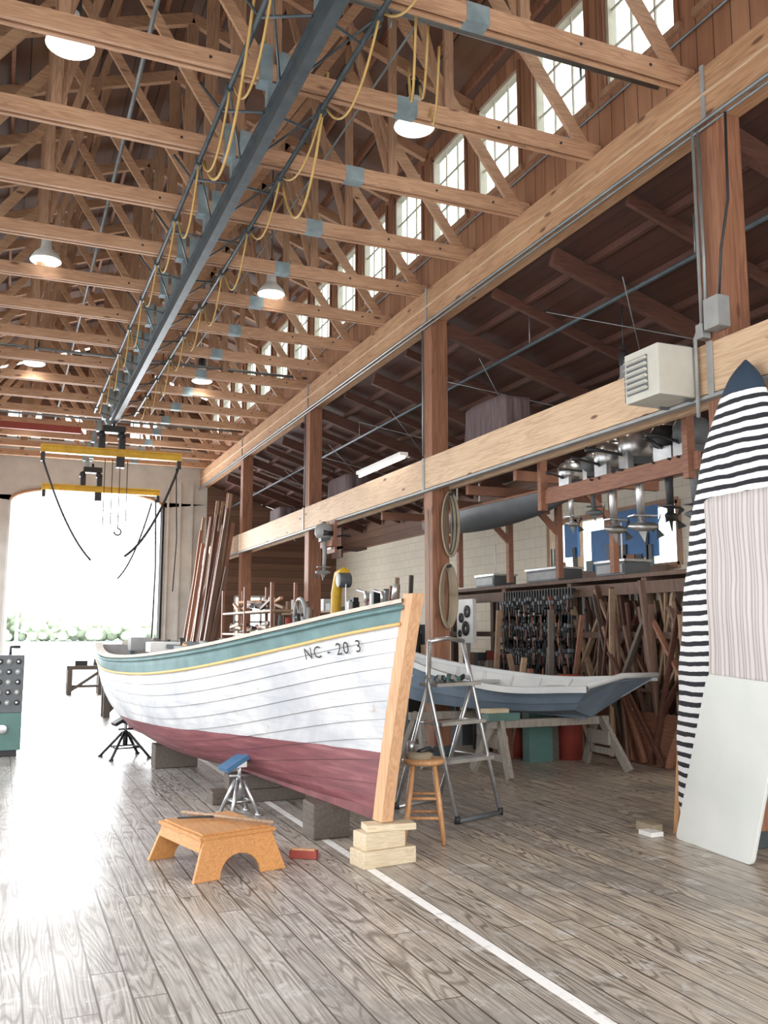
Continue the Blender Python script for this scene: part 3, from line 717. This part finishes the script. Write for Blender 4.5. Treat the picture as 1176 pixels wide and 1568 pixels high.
# ---------------------------------------------------------------- surfboards etc
b=B()
def board(b,base,top,wdir,tdir,prof,thick,m,n=30,seg=14):
    rows=[]
    for i in range(n+1):
        s=i/n; c=V(base).lerp(V(top),s); w=cr(prof,s); t=thick*min(1,w/.15); row=[]
        for k in range(seg+1):
            a=2*pi*k/seg
            row.append(c+V(wdir)*w*cos(a)*(1+.02*sin(s*40))+V(tdir)*(t*sin(a)))
        rows.append(row)
    b.grid(rows,m,True)
wd=V((.05,-1,-.05)).normalized(); td=V((-1,-.05,.05)).normalized()
board(b,(5.0,5.50,.03),(5.0,4.95,3.60),wd,td,[(0,.30),(.08,.40),(.3,.47),(.55,.47),(.75,.41),(.9,.26),(.97,.12),(1,.01)],.075,mBag,60,20)
b.prism([(5.0,5.96,.0),(5.08,5.96,0),(5.07,5.87,1.15),(5.0,5.82,1.15)],(0,-.05,0),mStool)
b.obj('surfboard_in_striped_sock')
b=B(); rows=[]
for i in range(25):
    z=1.2+1.40*i/24; y0=5.42-.02*(z-1.2); row=[]
    for k in range(40):
        s=k/39; y=y0-s*.95; x=4.90+.01*(z-1.2)-.025*sin(pi*s)+.010*sin(s*46+z)+.006*sin(z*9+s*5)
        if s<.06: x+=.06*(1-s/.06)
        zz=z-(.05*(1-min(1,s/.1)) if i==24 else 0); row.append(V((x,y,zz)))
    rows.append(row)
rows.append([p+V((.03,0,.0)) for p in rows[-1]])
b.grid(rows,mPink,True); b.obj('pinstripe_board_cover')
b=B()
c=[V((4.88,5.80,.0)),V((4.80,4.94,.0)),V((4.82,4.58,1.24)),V((4.85,5.34,1.28))]
def rr(c,r=.05,n=5):
    o=[]
    for i in range(4):
        p=c[i];a=(c[i-1]-p).normalized()*r;d=(c[(i+1)%4]-p).normalized()*r
        for k in range(n+1):
            q=k/n; o.append(p+a*(1-q)**2+d*q**2)
    return o
b.prism(rr(c),(.03,0,0),mBoard); b.obj('white_panel',.006)
b=B(); b.box((4.86,6.08,.035),(.1,.2,.07),mRope); b.box((4.78,5.96,.02),(.12,.15,.035),mWhite); b.obj('rag_and_scrap')
# unit heater
b=B(); hx0,hy0,hz0=4.90,5.78,3.68
b.box((hx0,hy0,hz0),(.38,.42,.42),mHeat)
b.box((hx0,hy0+.22,hz0),(.36,.03,.38),mMach)
for k in range(6): b.box((hx0,hy0+.242,hz0-.15+k*.06),(.34,.04,.012),mHeat,Matrix.Rotation(radians(25),3,'X'))
b.box((hx0-.195,hy0+.05,hz0),(.012,.26,.3),mMach)
for k in range(6): b.box((hx0-.205,hy0+.05,hz0-.125+k*.05),(.03,.26,.02),mHeat,Matrix.Rotation(radians(25),3,'Y'))
for d in(-.15,.15): b.beam((hx0+.05,hy0+d,hz0+.23),(XC-.2,hy0+d,hz0+.23),.03,.015,mMach); b.beam((hx0+.1,hy0+d,hz0-.22),(XC-.2,hy0+d,hz0-.22),.03,.02,mMach)
b.obj('unit_heater',.008)
# ---------------------------------------------------------------- outboards
def outboard(x,y,z,ang,tone,s=1.0):
    b=B(); R=Matrix.Rotation(ang,3,'Z')
    def P(a,c,d): return V((x,y,z))+R@V((a,c,d))*s
    b.lathe(P(0,0,.14),[(.001,-.1),(.11,-.09),(.14,-.03),(.14,.05),(.11,.11),(.05,.135),(.001,.14)],tone,16,sc=(s*1.15,s*.85,s))
    b.cyl(P(0,0,.22),P(0,0,.3),.085*s,mAlu,.06*s); b.cyl(P(-.1,.07,.12),P(.06,.1,.12),.045*s,mDark)
    b.box(P(0,0,.02),(.16*s,.13*s,.06*s),mMach,R)
    b.tube([P(0,0,0),P(0,0,-.2),P(.01,0,-.45)],.03*s,tone,8,[.045*s,.032*s,.028*s])
    b.tube([P(-.1,0,-.48),P(-.02,0,-.48),P(.08,0,-.48),P(.14,0,-.48)],.03,tone,10,[.01*s,.04*s,.035*s,.02*s])
    b.prism([P(-.03,.006,-.5),P(.05,.006,-.5),P(.03,.006,-.6)],R@V((0,-.012,0)),tone)
    b.box(P(0.02,0,-.4),(.2*s,.1*s,.01*s),tone,R)
    for k in range(3):
        a=2*pi*k/3; c_,s_=cos(a),sin(a)
        b.prism([P(.13,.01*c_,-.48+.01*s_),P(.12,.09*c_-.035*s_,-.48+.09*s_+.035*c_),P(.15,.1*c_+.03*s_,-.48+.1*s_-.03*c_)],R@V((.006,0,0)),mDark)
    b.box(P(-.1,0,-.02),(.05*s,.15*s,.2*s),mAlu,R)
    for d in(-.05,.05): b.cyl(P(-.13,d,-.06),P(-.2,d,-.06),.01*s,mDark)
    b.tube([P(-.08,0,.06),P(-.3,.02,.1),P(-.42,.02,.1)],.014*s,mDark,8,[.012*s,.014*s,.02*s])
    b.obj('outboard_motor')
b=B(); b.bx(5.73,5.77,6.3,8.9,3.05,3.22,mRack)
for y in(6.4,8.85): b.beam((5.72,y,2.98),(5.72,y,3.85),.09,.07,mRack); b.beam((5.765,y,3.8),(5.5,y,3.8),.05,.09,mRaft)
b.obj('outboard_rack')
for i,(y,tn_,s_,a_,z_) in enumerate(((8.62,mAlu,.95,.3,3.27),(8.2,mMach,.85,-.5,3.3),(7.85,mAlu,1.25,.1,3.27),(7.4,mAlu,1.35,-.2,3.3),(6.95,mDark,1.2,.5,3.28),(6.6,mMach,1.25,.0,3.28))):
    outboard(5.95,y,z_,a_,tn_,s_)
b=B(); b.bx(5.5,6.0,15.1,15.6,3.05,3.1,mRaft); b.bx(5.5,5.54,15.1,15.6,2.9,3.44,mRaft); b.obj('motor_shelf')
outboard(4.95,14.4,3.1,pi,mGrey,1.1)
b=B(); b.bx(4.97,5.11,14.1,14.7,3.0,3.1,mRack); b.bx(5.06,5.1,14.2,14.6,2.9,3.45,mRack); b.obj('motor_bracket')
def tarp(x,y,z,sx,sy,sz):
    b=B(); rows=[]
    n=60
    for i in range(9):
        f=i/8; row=[]
        for k in range(n+1):
            a=2*pi*k/n; c_,s_=cos(a),sin(a); m_=max(abs(c_),abs(s_))**.85; e=1+(.06*sin(a*9+f*2)+.03*sin(a*23))*(1-f*.8)
            row.append(V((x+sx/2*c_/m_*e,y+sy/2*s_/m_*e,z+sz*f*(1+.02*sin(a*5)))))
        rows.append(row)
    for q in(.9,.5,.01): rows.append([V((x+(p.x-x)*q,y+(p.y-y)*q,z+sz+.02)) for p in rows[8]])
    b.grid(rows,mTarp,True); b.obj('tarp_covered_box')
tarp(5.73,9.9,3.92,.46,1.0,.56); tarp(5.73,15.4,3.92,.46,1.1,.45); tarp(5.73,19.6,3.92,.42,.9,.4)
b=B(); b.bx(XC+.19,XC+.8,9.2,22,3.86,3.92,mRaft); 
for y in range(10,23,2): b.beam((XC+.2,y,3.5),(XC+.7,y,3.86),.06,.1,mRaft)
b.obj('mezzanine_shelf')
b=B()
for y in(9.1,10.3,11.6,13.2): 
    b.beam((5.5,y,3.42),(7.6,y,3.42),.07,.12,mRack); b.beam((6.9,y,2.9),(6.4,y,3.38),.05,.08,mRack); b.beam((6.9,y,2.3),(6.9,y,3.38),.08,.08,mRack)
b.obj('loft_framing')
b=B(); rows=[]
for i in range(25):
    s=i/24; w=.36*sin(pi*min(max(s,.01),.99))**.6; row=[]
    for k in range(13):
        a=pi*k/12; row.append(V((6.25+w*cos(a),9.0+4.2*s,3.30-.28*sin(a)*(.6+.4*sin(pi*s))+.06*(2*s-1)**4)))
    rows.append(row)
b.grid(rows,mMach,True); b.tube([r[0] for r in rows],.018,mRack,6); b.tube([r[-1] for r in rows],.018,mRack,6)
for i in(6,12,18): b.beam(rows[i][0],rows[i][-1],.05,.03,mRack)
b.obj('hanging_canoe')
# ---------------------------------------------------------------- lumber & tool rack
b=B(); X=7.3
for y in(7.4,9.0,10.6,12.4,14.2):
    b.bx(X-.05,X+.05,y-.05,y+.05,0,2.25,mLum); b.bx(X+.75,X+.85,y-.05,y+.05,0,2.25,mLum)
    b.bx(X,X+.8,y-.03,y+.03,.45,.55,mLum); b.bx(X,X+.8,y-.03,y+.03,2.15,2.25,mLum)
b.bx(X-.1,X+.9,7.3,14.6,2.25,2.3,mLum); b.bx(X-.06,X-.02,7.3,14.6,2.05,2.2,mLum); b.bx(X-.06,X-.02,7.3,14.6,1.5,1.58,mLum)
b.bx(X-.08,X-.05,7.4,10.3,0,.62,mRack); b.bx(X-.1,X+.9,7.3,14.6,.86,.9,mLum)
for k in range(90):
    y=7.4+7*k/90
    b.bx(X+.82,X+.85,y-.02,y+.02,1.3,2.2,mWhite if k%2 else mLum)
for k in range(210):
    y=7.4+random.random()*3.3; dy=random.uniform(-1.0,1.0); x=X+random.random()*.6-.2
    b.beam((x,y,.62 if random.random()<.5 else .03),(x+random.uniform(-.1,.15),max(7.1,y+dy),1.3+random.random()*.9),.02+.03*random.random(),.03+.06*random.random(),random.choice([mLum,mLum,mRaft,mOldW,mLum2,mRack]),up=(1,0,0))
for k in range(40):
    y=9+random.random()*5; h=random.uniform(.1,.4); b.box((X+.1+.3*random.random(),y,.9+h/2),(.15,random.uniform(.1,.3),h),random.choice([mMach,mGrey,mRaft,mTeal,mDark,mWhite,mRedB]))
b.obj('lumber_rack')
b=B(); X=7.12
for r_,z in enumerate((2.12,1.75,1.4,1.05)):
    b.bx(X+.0,X+.03,10.3,12.2,z,z+.05,mDark)
    for k in range(26):
        y=10.33+k*.072; l=random.uniform(.2,.5); b.bx(X-.03,X-.01,y-.012,y+.012,z-l,z+.06,mDark); b.box((X-.05,y,z-l*.3),(.09,.04,.05),mMach); b.box((X-.05,y+.01,z-l),(.1,.03,.03),mDark); b.cyl((X-.1,y,z-l-.06),(X-.1,y+random.uniform(-.03,.03),z-l+.12),.01,mRack if k%3==0 else mDark,seg=6)
b.bx(X-.03,X+.02,10.28,12.25,.5,.56,mDark)
b.obj('bar_clamp_rack')
b=B()
for k in range(60):
    y=rnd(9.6,12.6); x=rnd(6.0,6.7); h=rnd(.25,1.1)
    if k>34: y=rnd(12.3,14.4); x=rnd(5.5,6.5); h=rnd(.9,1.9)
    t=random.random()
    if t<.4: b.box((x,y,h/2),(rnd(.15,.4),rnd(.15,.4),h),pick([mMach,mOldW,mRaft,mRack,mDark,mLum2,mTeal]))
    elif t<.7: b.cyl((x,y,0),(x,y,h),rnd(.05,.16),pick([mMach,mDark,mGrey,mRack,mRedB]))
    else: b.beam((x,y,.02),(x+rnd(-.15,.15),y+rnd(-.4,.4),h+.8),.04,.07,pick([mLum,mRack,mLum2,mOldW]),up=(1,0,0))
b.obj('workshop_gear_pile')
for (y,w) in((9.6,.6),(11.2,.85),(12.9,.6)):
    b=B(); b.box((7.4,y,2.385),(.4,w,.16),mMach); b.box((7.4,y,2.485),(.44,w+.05,.03),mAlu); b.box((7.19,y,2.385),(.01,w*.9,.11),mGrey); b.cyl((7.4,y,2.5),(7.4,y,3.0),.012,mWhite,seg=6); b.obj('metal_bin')
b=B(); b.box((6.9,13.0,1.75),(.06,.55,.7),mWhite)
for dy,dz,r in((-.1,.15,.1),(.1,.05,.08),(-.05,-.12,.12),(.15,-.2,.06)): b.lathe((6.86,13+dy,1.75+dz),[(r*.3,0),(r*.3,.01),(r,.01),(r,0)],mDark,14,ax=(-1,0,0))
b.bx(6.88,6.92,12.9,13.1,0,1.42,mGrey); b.box((6.9,13,.03),(.4,.4,.06),mGrey); b.obj('control_panel')
b=B()
for (y0,y1,x) in((14.8,15.9,6.1),(16.8,20.6,6.1)):
    for y in(y0,(y0+y1)/2,y1): b.bx(x-.03,x+.03,y-.03,y+.03,0,2.0,mLum); b.bx(x+.5,x+.56,y-.03,y+.03,0,2.0,mLum)
    for z in(.5,1.0,1.5,1.98): b.bx(x-.05,x+.6,y0-.1,y1+.1,z-.02,z+.02,mLum2)
    for k in range(60):
        z=random.choice([.52,1.02,1.52,2.0]); h=random.uniform(.08,.34); y=random.uniform(y0,y1)
        if random.random()<.5: b.box((x+random.uniform(.05,.4),y,z+h/2),(random.uniform(.08,.3),random.uniform(.08,.35),h),random.choice([mMach,mGrey,mRaft,mTeal,mRedB,mWhite,mDark,mLum2]))
        else: b.cyl((x+.2,y,z),(x+.2,y,z+h),.05,random.choice([mGrey,mDark,mRedB,mWhite]))
b.obj('gear_shelving')
b=B(); bx_,by_=5.0,13.7
b.box((bx_,by_,.45),(.4,.5,.9),mMach); b.box((bx_,by_,1.0),(.5,.6,.05),mGrey)
b.tube([(bx_,by_+.25,1.0),(bx_,by_+.27,1.6),(bx_,by_+.24,2.2),(bx_,by_+.1,2.5),(bx_,by_-.15,2.52)],.09,mYel,10); b.cyl((bx_-.1,by_-.12,2.4),(bx_+.1,by_-.12,2.4),.12,mMach,seg=24)
b.bx(bx_-.01,bx_+.01,by_-.22,by_-.2,1.0,2.35,mAlu); b.obj('bandsaw',.01)
b=B(); x,y=4.15,12.4
b.bx(x-.4,x+.5,y-.1,y+1.9,.9,.97,mLum2)
for dx in(-.35,.42):
    for dy in(0,1.8): b.bx(x+dx-.04,x+dx+.04,y+dy-.04,y+dy+.04,0,.9,mLum)
b.bx(x-.35,x+.42,y,y+1.8,.25,.3,mLum)
b.tube(arcpts((x,y+.8,1.8),.28,0,2*pi,24,'yz'),.03,mGrey,8)
for k in range(4): a=pi*k/4; b.tube([(x,y+.8-.27*cos(a),1.8-.27*sin(a)),(x,y+.8+.27*cos(a),1.8+.27*sin(a))],.012,mGrey,6)
b.box((x,y+.8,1.2),(.2,.3,.5),mMach); b.cyl((x,y+.8,1.4),(x,y+.8,1.8),.03,mMach); b.box((x+.1,y+.2,1.22),(.25,.3,.5),mTeal); b.box((x+.1,y+.2,1.62),(.22,.22,.28),mWhite); b.cyl((x,y+1.4,.97),(x,y+1.4,1.8),.05,mRedB)
for k in range(24):
    yy=y+random.random()*1.8; h=random.uniform(.4,1.1); b.cyl((x+random.uniform(-.3,.4),yy,.97),(x+random.uniform(-.3,.4),yy,.97+h),.03,random.choice([mMach,mGrey,mLum,mDark,mRack]))
b.obj('machine_workbench')
b=B()
for k in range(46):
    y=21.6+random.random()*3.4; x=4.25+random.random()*.3; b.beam((x,y,.02),(x+.5+random.uniform(-.05,.05),y-random.uniform(-.2,.6),2.6+random.random()*2.4),.03+.04*random.random(),.05+.05*random.random(),random.choice([mLum,mRaft,mLum2,mRack]),up=(1,0,0))
b.obj('leaning_lumber')
b=B()
for z in(.5,1.0,1.5,1.95): b.bx(4.6,5.1,16.4,20.6,z,z+.04,mLum2)
for y in(16.45,18.5,20.55):
    for x in(4.62,5.08): b.bx(x-.03,x+.03,y-.03,y+.03,0,2.5,mRack)
for k in range(70):
    z=random.choice([.54,1.04,1.54,1.99]); y=random.uniform(16.4,19.6); b.beam((4.7+.35*random.random(),y,z+.03+.2*random.random()),(4.7+.35*random.random(),y+.9,z+.03+.2*random.random()),.06,.05,random.choice([mLum,mLum2,mRack,mStem,mRaft,mDark]))
b.obj('offcut_shelf')
b=B(); y=COLS[2]-.16; x=XC+.1
for k in range(7):
    b.tube([V((x+(.045+.014*k)*cos(a*pi/12),y-.010*k,3.0+(.36+.012*k)*sin(a*pi/12))) for a in range(25)],.013,mRubber if k%3==1 else mRope,6)
for k in range(6):
    b.tube([V((x-.04+(.05+.016*k)*cos(a*pi/12),y-.012*k,2.05+((.36+.012*k)*sin(a*pi/12)))) for a in range(25)],.015,mRope,6)
b.cyl((x,y+.04,3.4),(x,y-.1,3.4),.02,mDark); b.cyl((x-.04,y+.04,2.44),(x-.04,y-.1,2.44),.02,mDark)
b.tube([(XC-.16,y+.1,3.2),(XC-.17,y+.05,2.4),(XC-.2,y,1.7),(XC-.16,y+.05,1.1)],.012,mRope,6)
b.obj('hanging_rope_coil')
b=B()
for (y0,y1,z0,z1) in((11.2,12.2,2.75,3.55),(12.35,12.9,2.6,3.3),(13.3,13.7,2.9,3.5)): b.bx(9.3,9.35,y0,y1,z0,z1,mBlueT)
b.bx(9.3,9.36,11.0,14.2,2.5,2.6,mLum)
for k in range(12): y=rnd(11,14.2); b.bx(9.28,9.33,y,y+rnd(.05,.3),2.6,2.6+rnd(.1,.6),pick([mMach,mDark,mGrey,mRack]))
b.obj('blue_tarp')
# ---------------------------------------------------------------- left machine
b=B(); b.bx(-.5,.27,12.7,13.5,.08,.55,mTeal); b.bx(-.5,.27,12.7,13.5,.55,1.28,mMach); b.bx(-.46,.23,12.74,13.46,0,.08,mDark)
for r_ in range(5):
    for c_ in range(3):
        z=1.2-r_*.13; x=.2-c_*.11; b.cyl((x,12.7,z),(x,12.68,z),.035,mGrey if (r_+c_)%2 else mDark,seg=14); b.cyl((x,12.68,z),(x,12.665,z),.018,mAlu,seg=10)
b.tube([(.1,13.1,1.28),(.1,13.1,1.38),(.22,13.1,1.38)],.02,mDark); b.cyl((.05,12.7,.35),(.05,12.67,.35),.06,mAlu); b.obj('welding_machine',.01)
def lowbench(x0,x1,y0,y1,h):
    b=B(); b.bx(x0,x1,y0,y1,h-.1,h,mOldW)
    for x in(x0+.08,x1-.08):
        for y in(y0+.06,y1-.06): b.beam((x,y,.0),(x,y,h-.1),.12,.12,mOldW)
    b.bx(x0+.1,x1-.1,y0+.05,y1-.05,.18,.24,mOldW)
    b.beam((x0+.1,y0+.05,.1),(x1-.1,y0+.05,h-.15),.06,.07,mOldW); b.box(((x0+x1)/2-.1,(y0+y1)/2,h+.06),(.3,.2,.12),mDark); b.cyl((x1-.2,(y0+y1)/2,h),(x1-.2,(y0+y1)/2,h+.16),.05,mMach); b.obj('low_workbench')
lowbench(1.5,2.4,24.0,24.5,.72); lowbench(1.75,2.5,17.6,18.1,.76)
# ---------------------------------------------------------------- lights / world
w=bpy.data.worlds.new('world'); scene.world=w; w.use_nodes=True; nt=w.node_tree; bg=nt.nodes['Background']
bg.inputs[0].default_value=(.95,.98,1,1); bg.inputs[1].default_value=3.6
def area(name,loc,rot,sx,sy,e,col=(1,1,1)):
    l=bpy.data.lights.new(name,'AREA'); l.shape='RECTANGLE'; l.size=sx; l.size_y=sy; l.energy=e; l.color=col
    o=bpy.data.objects.new(name,l); o.location=loc; o.rotation_euler=rot; scene.collection.objects.link(o)
area('added_front_fill',(2.5,-3.8,2.8),(radians(90),0,0),8,4.5,470,(1,.97,.93))  # added fill lamp behind the camera, standing in for an unseen door
area('added_left_fill',(-1.7,8,2.3),(0,radians(-90),0),4.2,14,230,(.95,.98,1))  # added fill lamp off the unseen left side, where open bays are assumed
area('back_door_daylight',(2.05,26.9,2.6),(radians(-90),0,0),4,5,1150,(.96,.98,1))
scene.view_settings.view_transform='Standard'
scene.view_settings.exposure=0
# ---------------------------------------------------------------- camera
cd=bpy.data.cameras.new('camera'); cd.sensor_fit='VERTICAL'; cd.sensor_height=36; cd.sensor_width=27; cd.lens=31.6; cd.clip_end=600
co=bpy.data.objects.new('camera',cd); co.location=(0,0,1.6); co.rotation_euler=(radians(97.5),0,radians(-22.76)); scene.collection.objects.link(co); scene.camera=co
